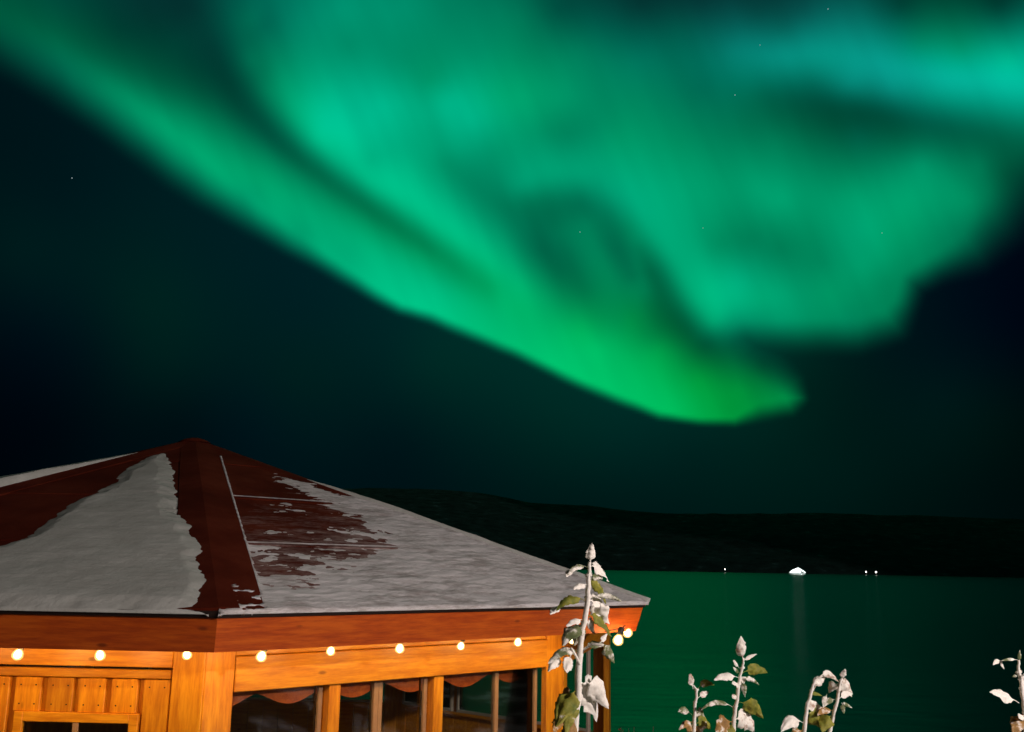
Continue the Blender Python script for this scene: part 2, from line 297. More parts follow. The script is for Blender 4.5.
def aurora(Q):
    q = np.stack([np.clip(Q[:, 0], -60, 1080), np.clip(Q[:, 1], -60, 570)], 1)
    br = rbf(CP[:, :2], CP[:, 2:], q); dk = rbf(DARK[:, :2], DARK[:, 2:], q, 30, 10)
    warp = np.array([noise.noise((x / 26, y / 26, 3.1)) * 2.5 + noise.noise((x / 60, y / 60, 1.1)) * 3 for x, y in q])
    sd_, sf = poly_sd(q, EDGE); t = np.clip((sd_ + warp * .35) / (sf * 2.0) + .5, 0, 1); t = t * t * (3 - 2 * t)
    # faint rays that lean with the curtain
    ray = .32 * np.array([noise.noise(((x * .93 - y * .36) / 15, (x * .36 + y * .93) / 130, 7.7)) + .6 * noise.noise(((x * .8 - y * .6) / 40, (x * .6 + y * .8) / 60, 2.2)) for x, y in q])
    fine = np.array([noise.noise(((x * .90 - y * .43) / 6.5, (x * .43 + y * .90) / 90, 4.4)) for x, y in q])
    br = br * (.97 + .07 * ray + .006 * fine)[:, None]
    gb = dk * (1 - t)[:, None] + br * t[:, None]
    r = np.clip((gb[:, 1] - .82 * gb[:, 0]) * .5, 0, 18) * t
    rgb = s2l(np.stack([r, gb[:, 0], gb[:, 1]], 1) / 255)
    out = np.linalg.norm(Q - q, axis=1); k = np.exp(-(out / 170) ** 2)[:, None]
    return rgb * k + np.array([[.0002, .004, .004]]) * (1 - k)
def spaced(lo, a, b, hi, fine, coarse):
    return np.concatenate([np.arange(lo, a, coarse), np.arange(a, b, fine), np.arange(b, hi + 1e-6, coarse)])
AZ = spaced(-126, -32, 32, 126, .16, 4); EL = spaced(-1.2, -.2, 36, 88, .16, 4); RD = 9000
az, el = np.meshgrid(np.radians(AZ), np.radians(EL)); D = np.stack([np.sin(az) * np.cos(el), np.cos(az) * np.cos(el), np.sin(el)], -1).reshape(-1, 3)
dep = D @ np.array(fw); depc = np.maximum(dep, .15)
Q = np.stack([512 + D @ np.array(rt) / depc * FPX, 366 - D @ np.array(up) / depc * FPX], 1)
colr = aurora(Q); colr[dep < .15] = (.0002, .004, .004)
nx, ny = len(AZ), len(EL)
me = bpy.data.meshes.new('sky'); me.from_pydata((D * RD).tolist(), [], [[j * nx + i, j * nx + i + 1, (j + 1) * nx + i + 1, (j + 1) * nx + i] for j in range(ny - 1) for i in range(nx - 1)])
ca = me.color_attributes.new('glow', 'FLOAT_COLOR', 'POINT'); ca.data.foreach_set('color', np.concatenate([colr, np.ones((len(colr), 1))], 1).ravel())
me.polygons.foreach_set('use_smooth', [True] * len(me.polygons))
m = bpy.data.materials.new('aurora_sky'); m.use_nodes = True; nt = m.node_tree; nt.nodes.remove(nt.nodes['Principled BSDF'])
at_ = N(nt, 'ShaderNodeAttribute', attribute_name='glow'); em = N(nt, 'ShaderNodeEmission'); nt.links.new(at_.outputs['Color'], em.inputs[0])
nt.links.new(em.outputs[0], nt.nodes['Material Output'].inputs[0]); m.cycles.emission_sampling = 'NONE'; me.materials.append(m)
tag(link(bpy.data.objects.new('sky', me)), kind='structure')

# ------------------------------------------------------------------ image pixels to world points
def ray(px, py):
    d = fw + rt * ((px - 512) / FPX) + up * ((366 - py) / FPX); return d
def at(px, py, y): d = ray(px, py); return d * (y / d.y)

# stars
for (px, py, r_, lab) in [(72, 178, 4.2, 'small white star in the dark sky left of the aurora band'), (828, 9, 4.2, 'bright star near the top edge above the teal streak'),
        (735, 95, 4.2, 'pale green star just below the left end of the teal streak'), (580, 232, 4, 'faint star in the dark folds in the middle of the aurora'),
        (703, 228, 3, 'faint star in the bright green above the dark notch'), (882, 233, 3.2, 'faint star in the right green lobe of the aurora'), (760, 45, 3, 'dim star beside the left end of the teal streak')]:
    bm = bmesh.new(); bmesh.ops.create_icosphere(bm, subdivisions=2, radius=r_)
    me = bpy.data.meshes.new('star'); bm.to_mesh(me); bm.free(); me.materials.append(M['star'])
    o = link(bpy.data.objects.new('star', me)); o.location = ray(px, py).normalized() * (RD - 60); tag(o, lab, 'star', 'stars in the night sky')

# ------------------------------------------------------------------ land, water, hills
def ground_z(x, y):
    h = -1.62 if y < 1 else -1.62 - (y - 1) * .26 if y < 3.8 else -2.36
    e = max(0, y - 11.8); e = e * .42 if e < 26 else 10.92 + (e - 26) * .03
    return h - e + .05 * noise.noise((x * .35, y * .35, 0)) + .35 * noise.noise((x * .03, y * .03, 2)) * min(1, e)
xs = np.concatenate([np.linspace(-900, -60, 15), np.linspace(-50, -14, 13), np.linspace(-12, 14, 66), np.linspace(16, 60, 15), np.linspace(90, 900, 14)])
ys = np.concatenate([np.linspace(-300, -20, 10), np.linspace(-14, 16, 76), np.linspace(18, 140, 42), np.linspace(200, 6000, 8)])
V = [(x, y, ground_z(x, y) if y < 150 else -16) for y in ys for x in xs]; nx = len(xs)
F = [[j * nx + i, j * nx + i + 1, (j + 1) * nx + i + 1, (j + 1) * nx + i] for j in range(len(ys) - 1) for i in range(nx - 1)]
m, nt, b = mat('winter_ground'); tc = N(nt, 'ShaderNodeTexCoord')
n1 = noise_n(nt, .9, tc.outputs['Object'], 8, .62); n2 = noise_n(nt, 14, tc.outputs['Object'], 4)
nt.links.new(ramp(nt, n1, [(.42, (.035, .03, .015)), (.52, (.06, .05, .025)), (.56, (.5, .5, .52)), (.7, (.75, .75, .78))]), b.inputs['Base Color'])
b.inputs['Roughness'].default_value = .9; bump(nt, b, n2, .8, .06)
tag(mesh_obj('ground', V, F, m, smooth=True), kind='structure')

WZ = -12.0
m, nt, b = mat('fjord_water'); tc = N(nt, 'ShaderNodeTexCoord')
b.inputs['Base Color'].default_value = (.0, .006, .005, 1); b.inputs['Roughness'].default_value = .24; b.inputs['Specular IOR Level'].default_value = .27; b.inputs['IOR'].default_value = 1.333
n1 = noise_n(nt, 1, tc.outputs['Object'], 4, .5, (.22, .5, 1)); n2 = noise_n(nt, 1, tc.outputs['Object'], 3, .5, (.025, .06, 1))
a_ = N(nt, 'ShaderNodeMath', operation='MULTIPLY_ADD'); nt.links.new(n2, a_.inputs[0]); a_.inputs[1].default_value = 3; nt.links.new(n1, a_.inputs[2])
bump(nt, b, a_.outputs[0], .10, .5)
xs = np.linspace(-8000, 8000, 9); ys = np.linspace(24, 4200, 5)
V = [(x, y, WZ) for y in ys for x in xs]; F = [[j * 9 + i, j * 9 + i + 1, (j + 1) * 9 + i + 1, (j + 1) * 9 + i] for j in range(4) for i in range(8)]
tag(mesh_obj('water', V, F, m), kind='structure')

# far hills: shore at ~3 km, crest at ~4.6 km
m, nt, b = mat('spruce_hillside'); tc = N(nt, 'ShaderNodeTexCoord')
n1 = noise_n(nt, .02, tc.outputs['Object'], 8, .7)
nt.links.new(ramp(nt, n1, [(.35, (.02, .04, .036)), (.6, (.05, .09, .09)), (.75, (.2, .27, .29))]), b.inputs['Base Color']); b.inputs['Roughness'].default_value = 1
b.inputs['Specular IOR Level'].default_value = 0
CR = [(-900, 500), (-300, 505), (0, 503), (200, 492), (340, 486), (420, 487), (480, 492), (530, 502), (590, 505), (640, 511), (700, 514), (760, 512), (820, 512), (880, 515), (950, 516), (1024, 518), (1300, 520), (2000, 500)]
def crest(px): 
    return np.interp(px, [c[0] for c in CR], [c[1] for c in CR])
V = []; nu = 260; nv = 26
for j in range(nv):
    for i in range(nu):
        px = -1000 + 3000 * i / (nu - 1); d = ray(px, 564); base = Vector((d.x, d.y, 0)).normalized() * math.hypot(d.x, d.y) / d.y
        t = j / (nv - 1); yy = 3000 + 1700 * t
        cy = crest(px); dd = ray(px, cy); hz = dd.z / dd.y * 4400
        tt = min(1, t / .82); prof = (tt ** .8) if t < .82 else 1 - ((t - .82) / .18) ** 2 * .35
        x = d.x / d.y * yy; z = WZ - 1 + (hz - WZ) * prof * (1 if t > .81 else 1) 
        z += (noise.fractal((x / 420, yy / 420, 0), 1, 2, 5) * 26 * min(1, t * 3)) * (1 - .6 * prof) + noise.noise((x / 38, yy / 38, 4)) * 3.5 * min(1, t * 4)
        V.append((x, yy + 60 * noise.noise((x / 500, 0, 0)) * (1 - t), z))
F = [[j * nu + i, j * nu + i + 1, (j + 1) * nu + i + 1, (j + 1) * nu + i] for j in range(nv - 1) for i in range(nu - 1)]
tag(mesh_obj('hills', V, F, m, smooth=True), kind='structure')

# ------------------------------------------------------------------ the octagonal hut
CX, CY, ZE, ZT, PH = -2.593037, 7.947187, -.225354, .955833, -1.2145452
FLOOR = -2.34
CEN = Vector((CX, CY, 0))
RW = {0: 3.24, 1: 3.24, 2: 3.76, 3: 3.42, 4: 3.32, 5: 3.3, 6: 3.3, 7: 3.24}
def corner(i, r, z=0):
    a = PH + 2 * math.pi * (i % 8) / 8; return Vector((CX + r * math.cos(a), CY + r * math.sin(a), z))
hut = empty('octagonal_hut', (CX, CY, FLOOR))
tag(hut, 'orange pine octagonal hut with snowy red-brown pyramid roof by the fjord', 'hut')
APEX = Vector((CX, CY, ZT))
class Facet:
    def __init__(s, i, ra, rb):
        s.a, s.b = corner(i, ra), corner(i + 1, rb); s.L = (s.b - s.a).length; s.d = (s.b - s.a).normalized()
        s.n = Vector((s.d.y, -s.d.x, 0)); s.rot = Matrix((s.d, -s.n, Vector((0, 0, 1)))).transposed()
        s.vrot = Matrix((Vector((0, 0, 1)), -s.n, -s.d)).transposed()   # x axis vertical (for upright grain)
    def p(s, u, z, off=0): return s.a + s.d * u + s.n * off + Vector((0, 0, z))
    def board(s, name, u0, u1, z0, z1, off, thk, m, parent, vert=False, bev=.004):
        c = s.p((u0 + u1) / 2, (z0 + z1) / 2, off - thk / 2)
        if vert: V, F = box_data(z1 - z0, thk, u1 - u0, bev); r = s.vrot
        else: V, F = box_data(u1 - u0, thk, z1 - z0, bev); r = s.rot
        return mesh_obj(name, V, F, m, parent, False, c, r)
def frame_mb(f, u0, u1, z0, z1, w_, off, thk):
    mb = MB()
    for (a, b_, c, d) in ((u0, u0 + w_, z0, z1), (u1 - w_, u1, z0, z1), (u0 + w_, u1 - w_, z1 - w_, z1), (u0 + w_, u1 - w_, z0, z0 + w_)):
        mb.box(f.p((a + b_) / 2, (c + d) / 2, off - thk / 2), (b_ - a, thk, d - c), f.rot)
    return mb
def make_window(f, u0, u1, z0, z1, off, mull=None, fm='frame'):
    fr_ = frame_mb(f, u0, u1, z0, z1, .026, off, .04)
    if mull:
        for u in mull: fr_.box(f.p(u, (z0 + z1) / 2, off - .02), (.03, .036, z1 - z0 - .07), f.rot)
    wdw = fr_.build('window', M[fm], hut)
    g_ = MB(); g_.box(f.p((u0 + u1) / 2, (z0 + z1) / 2, off - .02), (u1 - u0 - .054, .006, z1 - z0 - .054), f.rot, 0); g_.build('pane', M['glass'], wdw)
    return wdw
def add_nails(me, hx, hy):      # iron nail heads in pairs near both ends of a board
    me.materials.append(M['metal']); bm = bmesh.new(); bm.from_mesh(me)
    for sx in (-1, 1):
        for z in (-.038, .036):
            c = Vector((sx * (hx - .035), -hy - .0015, z)); vs = [bm.verts.new(c + Vector((math.cos(k) * .0038, 0, math.sin(k) * .0038))) for k in [j * math.pi / 4 for j in range(8)]]
            lo = [bm.verts.new(v.co + Vector((0, .004, 0))) for v in vs]; f = bm.faces.new(vs); f.material_index = 1
            for k in range(8): g = bm.faces.new((vs[k], vs[(k + 1) % 8], lo[(k + 1) % 8], lo[k])); g.material_index = 1
    bm.to_mesh(me); bm.free()
WT = -.385     # wall top
for i in range(8):
    f = Facet(i, RW[i], RW[(i + 1) % 8]); L = f.L
    # corner post: two upright planks meeting at the corner
    f.board('corner_post', -.006, .15, FLOOR, WT, .02, .05, M['pine'], hut, True)
    f.board('corner_post', L - .15, L + .006, FLOOR, WT + .001, .0205, .05, M['pine'], hut, True)
    if i != 7:
        far = i in (2, 3, 4, 5, 6)
        f.board('top_rail', .152, L - .152, -.468, WT - .001, .012, .04, M['pine'], hut)
        f.board('header_beam', .152, L - .152, -.64, -.470, .026, .075, M['pine'], hut)
        sill = -1.48
        if i != 1: f.board('window_sill', .152, L - .152, sill - .03, sill, .045, .14, M['pine'], hut)
        # boarding under the sill
        nb = 14; bw = (L - .304) / nb; wp = MB()
        for k in range(nb): wp.box(f.p(.152 + bw * (k + .5), (FLOOR + sill - .031) / 2, -.006), (bw - .004, .03, sill - .031 - FLOOR), f.rot)
        if i != 1: wp.build('wall_panel', M['pine'], hut)
        if i == 0: posts = [(.715, .787), (1.425, 1.497)]
        elif i == 1: posts = []
        else: posts = [(L / 3 - .03, L / 3 + .03), (2 * L / 3 - .03, 2 * L / 3 + .03)]
        for (a_, b_) in posts: f.board('window_post', a_, b_, sill, -.642, .004, .07, M['pine'], hut, True)
        edges = [.155] + [e for p_ in posts for e in p_] + [L - .155]
        for k in range(0, len(edges), 2):
            u0, u1 = edges[k] + .004, edges[k + 1] - .004
            mull = None
            if i == 0 and k == 4: mull = [u0 + .47]
            if i == 0 and k == 2: mull = [1.06, 1.09]
            if i != 1: make_window(f, u0, u1, sill + .002, -.600, -.052, mull, 'pale_lit_frame' if i else 'frame')
            # scalloped pelmet board inside the pane
            if i != 1:
                top, n_ = -.56, 48; Vv = []; per = .40
                for q_ in range(n_ + 1):
                    u = u0 + .03 + (u1 - u0 - .06) * q_ / n_; ph = ((u + .06) / per) % 1
                    low = -.672 - .062 * (.5 - .5 * math.cos(2 * math.pi * ph)) ** .7
                    for o_ in (-.096, -.110):
                        Vv += [f.p(u, top, o_), f.p(u, low, o_)]
                Ff = []
                for q_ in range(n_):
                    a0, a1 = q_ * 4, q_ * 4 + 4
                    Ff += [[a0, a0 + 1, a1 + 1, a1], [a0 + 2, a1 + 2, a1 + 3, a0 + 3], [a0 + 1, a0 + 3, a1 + 3, a1 + 1], [a0, a1, a1 + 2, a0 + 2]]
                mesh_obj('pelmet', Vv, Ff, M['fascia'], hut)
    else:
        # door wall
        f.board('top_rail', .152, L - .152, -.520, WT - .001, .018, .05, M['pine'], hut)
        u0, u1 = .42, L - .153
        door = f.board('door', u0, u1, FLOOR + .05, -.575, -.020, .012, M['pine'], hut, True)
        f.board('door_casing', u0, u1 - .006, -.573, -.532, .014, .045, M['pine'], hut)
        f.board('wall_board', .153, u0 - .004, FLOOR, -.523, .006, .04, M['pine'], hut, True)
        # upright boards of the door leaf, split round its window
        U = list(np.arange(u1 - .006, u0, -.158)); wu0, wu1, wz1, wz0 = 1.575, 2.183, -.735, -1.35
        for k in range(len(U) - 1):
            a_, b_ = U[k + 1] + .03, U[k]
            segs = [(FLOOR + .06, -.577)] if b_ < wu0 or a_ > wu1 else [(-.577, wz1), (FLOOR + .06, wz0)]
            for (p_, q_) in segs:
                z0, z1 = min(p_, q_), max(p_, q_)
                aa, bb = (max(a_, wu1) if (a_ < wu1 < b_ and False) else a_), b_
                bd = f.board('door_board', aa, bb, z0, z1, .008, .026, M['pine'], hut, True, .003)
                mb_ = bd.matrix_basis.copy(); md_ = door.matrix_basis.copy(); bd.parent = door; bd.matrix_basis = md_.inverted() @ mb_
                add_nails(bd.data, (z1 - z0) / 2, .013)
        fr_ = frame_mb(f, wu0, wu1, wz0, wz1, .045, .022, .05); wd_ = fr_.build('window', M['pine'], hut)
        g_ = MB(); g_.box(f.p((wu0 + wu1) / 2, (wz0 + wz1) / 2, .0), (wu1 - wu0 - .08, .006, wz1 - wz0 - .08), f.rot, 0); g_.build('pane', M['glass'], wd_)
        g_ = MB(); g_.box(f.p((wu0 + wu1) / 2, (wz0 + wz1) / 2, .012), (.028, .012, wz1 - wz0 - .09), f.rot, .002); g_.build('glazing_bar', M['frame'], wd_)

# floor slab, bench and round grill inside (glimpsed through panes)
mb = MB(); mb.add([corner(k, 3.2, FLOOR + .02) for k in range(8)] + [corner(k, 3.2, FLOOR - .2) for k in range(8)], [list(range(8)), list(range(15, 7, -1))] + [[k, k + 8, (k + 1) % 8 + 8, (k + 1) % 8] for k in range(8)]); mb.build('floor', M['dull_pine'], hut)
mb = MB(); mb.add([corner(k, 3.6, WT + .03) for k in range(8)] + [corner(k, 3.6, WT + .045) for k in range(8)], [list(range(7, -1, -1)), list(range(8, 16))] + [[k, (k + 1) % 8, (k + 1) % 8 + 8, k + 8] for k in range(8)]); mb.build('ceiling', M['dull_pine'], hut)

# roof
def facet_axes(i, r=3.8, ze=ZE):
    a, b_ = corner(i, r, ze), corner(i + 1, r, ze); U = (b_ - a).normalized(); m_ = (a + b_) / 2; Vv = APEX - m_; Lv = Vv.length; Vv.normalize(); n_ = U.cross(Vv).normalized()
    return m_, U, Vv, n_, (b_ - a).length / 2, Lv
for i in range(8):
    m_, U, Vv, n_, hw, Lv = facet_axes(i)
    # three courses of felt, each lapping the one below
    cuts = [0, .98, 1.96, 2.94, Lv]; mb = MB()
    for k in range(4):
        v0, v1 = cuts[k] - (.03 if k else -.0), cuts[k + 1]; h0, h1 = (.006 if k else .004), .0
        w0, w1 = hw * (1 - max(v0, 0) / Lv), hw * (1 - v1 / Lv)
        P = [m_ + U * -w0 + Vv * v0 + n_ * h0, m_ + U * w0 + Vv * v0 + n_ * h0, m_ + U * w1 + Vv * v1 + n_ * h1, m_ + U * -w1 + Vv * v1 + n_ * h1]
        P += [p - n_ * .02 for p in P]
        mb.add(P, [[0, 1, 2, 3], [7, 6, 5, 4], [0, 4, 5, 1], [1, 5, 6, 2], [2, 6, 7, 3], [3, 7, 4, 0]])
    mb.build('roof_panel', M['rimed_felt' if i == 0 else 'felt'], hut)
    # drip edge and sloping fascia
    a, b_ = corner(i, 3.8, 0), corner(i + 1, 3.8, 0)
    def prism(r0, z0, r1, z1, t):
        P = [corner(i, r0, z0), corner(i + 1, r0, z0), corner(i + 1, r1, z1), corner(i, r1, z1)]
        n2 = (P[1] - P[0]).cross(P[3] - P[0]).normalized()
        if n2.dot(P[0] - Vector((CX, CY, P[0].z))) < 0: n2 = -n2
        return P, n2
    P = [corner(i, 3.80, ZE - .028), corner(i + 1, 3.80, ZE - .028), corner(i + 1, 3.75, -.402), corner(i, 3.75, -.402)]
    Q_ = [corner(i, 3.77, ZE - .028), corner(i + 1, 3.77, ZE - .028), corner(i + 1, 3.72, -.402), corner(i, 3.72, -.402)]
    ctr = sum(P, Vector()) / 4; fr3 = Matrix((U, -Vector((U.y, -U.x, 0)), Vector((0, 0, 1)))).transposed(); inv = fr3.transposed()
    mesh_obj('fascia', [inv @ (p - ctr) for p in P + Q_], [[3, 2, 1, 0], [4, 5, 6, 7], [0, 1, 5, 4], [1, 2, 6, 5], [2, 3, 7, 6], [3, 0, 4, 7]], M['fascia'], hut, False, ctr, fr3)
    P = [corner(i, 3.825, ZE + .004), corner(i + 1, 3.825, ZE + .004), corner(i + 1, 3.815, ZE - .026), corner(i, 3.815, ZE - .026), corner(i, 3.70, ZE + .0), corner(i + 1, 3.70, ZE + .0), corner(i + 1, 3.70, ZE - .024), corner(i, 3.70, ZE - .024)]
    mesh_obj('drip_edge', P, [[3, 2, 1, 0], [4, 5, 6, 7], [0, 1, 5, 4], [1, 2, 6, 5], [2, 3, 7, 6], [3, 0, 4, 7]], M['metal'], hut)
    # soffit board
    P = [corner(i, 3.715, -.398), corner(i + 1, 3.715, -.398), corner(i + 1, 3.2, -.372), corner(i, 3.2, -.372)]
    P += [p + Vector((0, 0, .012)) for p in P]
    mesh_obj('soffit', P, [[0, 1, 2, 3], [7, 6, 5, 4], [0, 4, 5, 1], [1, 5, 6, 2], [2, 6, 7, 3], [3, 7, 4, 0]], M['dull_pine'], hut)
    # ridge cap along the ridge from corner i to the apex: a folded wedge of metal
    c0 = corner(i, 3.82, ZE + .004 - .006 * (i == 1)); uR = facet_axes(i)[1]; uL = -facet_axes(i - 1)[1]
    wR, wL = (.225, .20) if i == 0 else (.17, .17)
    tR, tL = (.05, .12) if i == 0 else (.12, .12)
    CU, CS = (.008, .003) if i == 1 else (.015, .006); up_ = Vector((0, 0, CU))
    rd = (APEX - c0).normalized()
    A0 = c0 + up_; R0 = c0 + uR * wR + Vector((0, 0, CS)); L0 = c0 + uL * wL + Vector((0, 0, CS))
    A1 = APEX + up_ - rd * .02; sR = facet_axes(i); sL = facet_axes(i - 1)
    R1 = APEX - rd * .16 + uR * tR + Vector((0, 0, CS)); L1 = APEX - rd * .16 + uL * tL + Vector((0, 0, CS))
    if i == 0: R1 = APEX - rd * .52 + uR * .19 + Vector((0, 0, CS))
    P = [A0, R0, R1, A1, L1, L0]; P += [p - Vector((0, 0, .014)) for p in P]
    mesh_obj('ridge_cap', P, [[0, 1, 2, 3], [5, 0, 3, 4], [6, 9, 8, 7], [11, 10, 9, 6], [0, 6, 7, 1], [1, 7, 8, 2], [2, 8, 9, 3], [5, 11, 6, 0], [4, 10, 11, 5], [3, 9, 10, 4]], M['felt'], hut)
mb = MB(); mb.lathe([(.0, .018), (.04, .015), (.09, .000), (.13, -.022), (.0, -.05)], APEX + Vector((0, 0, .0)), 16); mb.build('roof_cap', M['felt'], hut)

# ------------------------------------------------------------------ snow on the roof: a height field per facet
LP = np.array([(-1.7, .66), (-1.2, .72), (-.72, .70), (-.42, .76), (-.25, .80), (-.02, .80), (.02, .92), (.07, 1.05), (.03, 1.2), (.00, 1.45), (-.03, 1.7), (.0, 1.9), (-.03, 2.2), (-.06, 2.6), (-.09, 2.95), (-.04, 3.14), (.06, 3.0), (.17, 2.72), (.30, 2.5), (.36, 2.3), (.46, 2.08), (.60, 1.80), (.67, 1.60), (.83, 1.35), (.96, 1.10), (1.14, .69), (1.26, .42), (1.34, .20), (1.40, -.04), (-1.7, -.04)])
RC = np.array([(-1.21, .06, .9), (-1.15, .2, .6), (-.92, .12, .85), (-.69, .12, .8), (-.96, .47, .25), (-.99, .70, .12), (-.9, .92, .22), (-.55, .56, .28), (-.75, .3, .5), (-.3, .3, .9), (-.50, .93, .05), (-.1, .9, .15), (.13, .96, .3), (.33, 1.1, .8), (-.90, 1.06, .22), (-.6, 1.12, .28), (-.3, 1.15, .26), (0, 1.2, .3), (-.65, 1.64, -.2), (-.32, 1.59, .05), (-.5, 1.4, .05), (.02, 1.54, .1), (.2, 1.62, .1), (-.49, 1.93, -.1), (-.49, 2.0, .1), (0, 1.95, .0), (.33, 1.93, .35), (.33, 2.06, .7), (-.21, 2.71, -.3), (-.19, 2.3, -.1), (.11, 2.2, .0), (.29, 3.07, -.4), (.39, 2.46, .45), (.28, 2.52, .4), (.62, 2.32, .2), (.6, 2.1, .8), (.2, 2.0, .3), (.8, 1.9, 1), (.45, 1.5, .55), (.7, 1.5, 1), (.29, .76, .95), (0, .5, .9), (.5, .3, 1), (1.2, .15, 1), (1.06, 1.2, 1), (.6, .9, 1), (-.2, .6, .5), (-.45, .75, .1), (-.3, .1, .95), (.05, .2, .75), (-1.3, .0, .9), (0, 3.4, -.5), (-.05, .75, .45), (.1, 1.35, .25), (-.2, 1.35, .05)])
def fnoise(x, y, z, o=4): return noise.fractal((x, y, z), .9, 2.1, o)
def snow_sheet(i, fn, name, label, step=.014, base=.008):
    m_, U, Vv, n_, hw, Lv = facet_axes(i); 
    us = np.linspace(-1, 1, int(2 * hw / step)); vs = np.arange(-.035, Lv, step); uu, vv = np.meshgrid(us, vs); uu = uu * hw * (1 - vv / Lv)
    inside = np.abs(uu) < 99
    H = fn(uu.ravel(), vv.ravel()).reshape(uu.shape); H = np.where(inside, H, -.05)
    idx = -np.ones(uu.shape, int); V = []; nxx = len(us)
    keep = H > -.012; F = []
    kc = keep[:-1, :-1] | keep[:-1, 1:] | keep[1:, :-1] | keep[1:, 1:]
    kc &= inside[:-1, :-1] & inside[:-1, 1:] & inside[1:, :-1] & inside[1:, 1:]
    js, is_ = np.nonzero(kc)
    def vid(j, k):
        if idx[j, k] < 0:
            idx[j, k] = len(V); h = max(float(H[j, k]), -.02)
            V.append(m_ + U * float(uu[j, k]) + Vv * float(vv[j, k]) + n_ * (base + h))
        return int(idx[j, k])
    for j, k in zip(js, is_): F.append([vid(j, k), vid(j, k + 1), vid(j + 1, k + 1), vid(j + 1, k)])
    # skirt: close the sheet's border down onto the roof so that it reads as a slab with thickness
    cnt = {}
    for fc in F:
        for q in range(4):
            e = (fc[q], fc[(q + 1) % 4]); k_ = (min(e), max(e)); cnt[k_] = None if k_ in cnt else e
    low = {}
    for e in cnt.values():
        if e is None: continue
        for q in e:
            if q not in low: low[q] = len(V); p = V[q]; V.append(p - n_ * ((p - m_).dot(n_) + .0))
        F.append([e[1], e[0], low[e[0]], low[e[1]]])
    o = mesh_obj(name, V, F, M['thin_snow' if i == 0 else 'snow'], None, True); tag(o, label, 'snow', kind='stuff'); return o
def left_fn(u, v):
    sd_, _ = poly_sd(np.stack([u, v], 1), LP); out = np.empty(len(u))
    for k in range(len(u)):
        w_ = fnoise(u[k] * 2.2, v[k] * 2.2, 5.3) * .05 + fnoise(u[k] * 6, v[k] * 12, 1.3, 4) * .022
        s_ = sd_[k] + w_
        out[k] = (min(.030, s_ * .28) if s_ > 0 else s_ * .5) + (.004 * fnoise(u[k] * 3, v[k] * 3, 9) + .0022 * noise.noise((u[k] * 4, v[k] * 42, 3)) if s_ > .0 else 0)
    return out
def right_fn(u, v):
    d = rbf(RC[:, :2], RC[:, 2:], np.stack([u, v], 1), .03, .01)[:, 0]; out = np.empty(len(u))
    for k in range(len(u)):
        n1 = fnoise(u[k] * 4.0, v[k] * 9, 2.3, 5) * .30 + fnoise(u[k] * 14, v[k] * 28, 4.3, 3) * .19
        s_ = (d[k] - .50 + n1) * .022
        # the cap's lower edge and the side of the ridge cap hold a thread of snow
        e = abs((u[k] + 1.454 * (1 - v[k] / 3.71)) - (.228 - .011 * v[k])); 
        if e < .009 and v[k] < 3.15: s_ = max(s_, .004)
        for sv, u1 in ((1.965, .9), (.985, .12)):
            if 0 < v[k] - sv < .016 and noise.noise((u[k] * 5, sv, 0)) > -.45 and u[k] > -1.25 + v[k] * .35: s_ = max(s_, .003)
        out[k] = min(.02, s_) + (.003 * fnoise(u[k] * 3, v[k] * 7, 9) + .0022 * fnoise(u[k] * 9, v[k] * 40, 3, 2) if s_ > .003 else 0)
        if u[k] + 1.454 * (1 - v[k] / 3.71) < .22 - .011 * v[k]: out[k] = -.05 if v[k] > .3 or fnoise(u[k] * 9, v[k] * 22, 1, 3) < -.05 + v[k] * 1.5 else .012
    return out
def back_fn(th, lo=0):
    def g(u, v):
        return np.array([(th if b_ < 2.7 else -.09) + .01 * fnoise(a * 2, b_ * 2, 3) + .002 * noise.noise((a * 5, b_ * 30, 1)) for a, b_ in zip(u, v)])
    return g
def left_back(u, v):      # deep snow on the far left slope, thinning out towards the top
    return np.array([(.125 - .030 * b_) * min(1, max(0, .35 + (3.15 - b_) / 1.2)) + .006 * fnoise(a * 3, b_ * 3, 3) - (0 if b_ < 3.15 else .09) for a, b_ in zip(u, v)])
def right_back(u, v):
    return np.array([.034 * min(1, max(0, (2.75 - b_) / .8)) + .006 * fnoise(a * 3, b_ * 3, 3) - (0 if b_ < 2.6 + .1 * noise.noise((a * 8, b_ * 8, 0)) else .09) for a, b_ in zip(u, v)])
snow_sheet(7, left_fn, 'roof_snow', 'smooth grey snow sheet on the left front slope of the roof')
snow_sheet(0, right_fn, 'roof_snow', 'thin patchy crusted snow on the right front slope of the roof', .0125)
snow_sheet(6, left_back, 'roof_snow', 'thick snow edge beyond the far left ridge of the roof', .04)
snow_sheet(1, right_back, 'roof_snow', 'snow edge beyond the right-hand ridge of the roof', .03)
for i in (2, 3, 4, 5): snow_sheet(i, right_back if i == 2 else back_fn(.012), 'roof_snow', 'snow on a rear slope of the roof', .07)

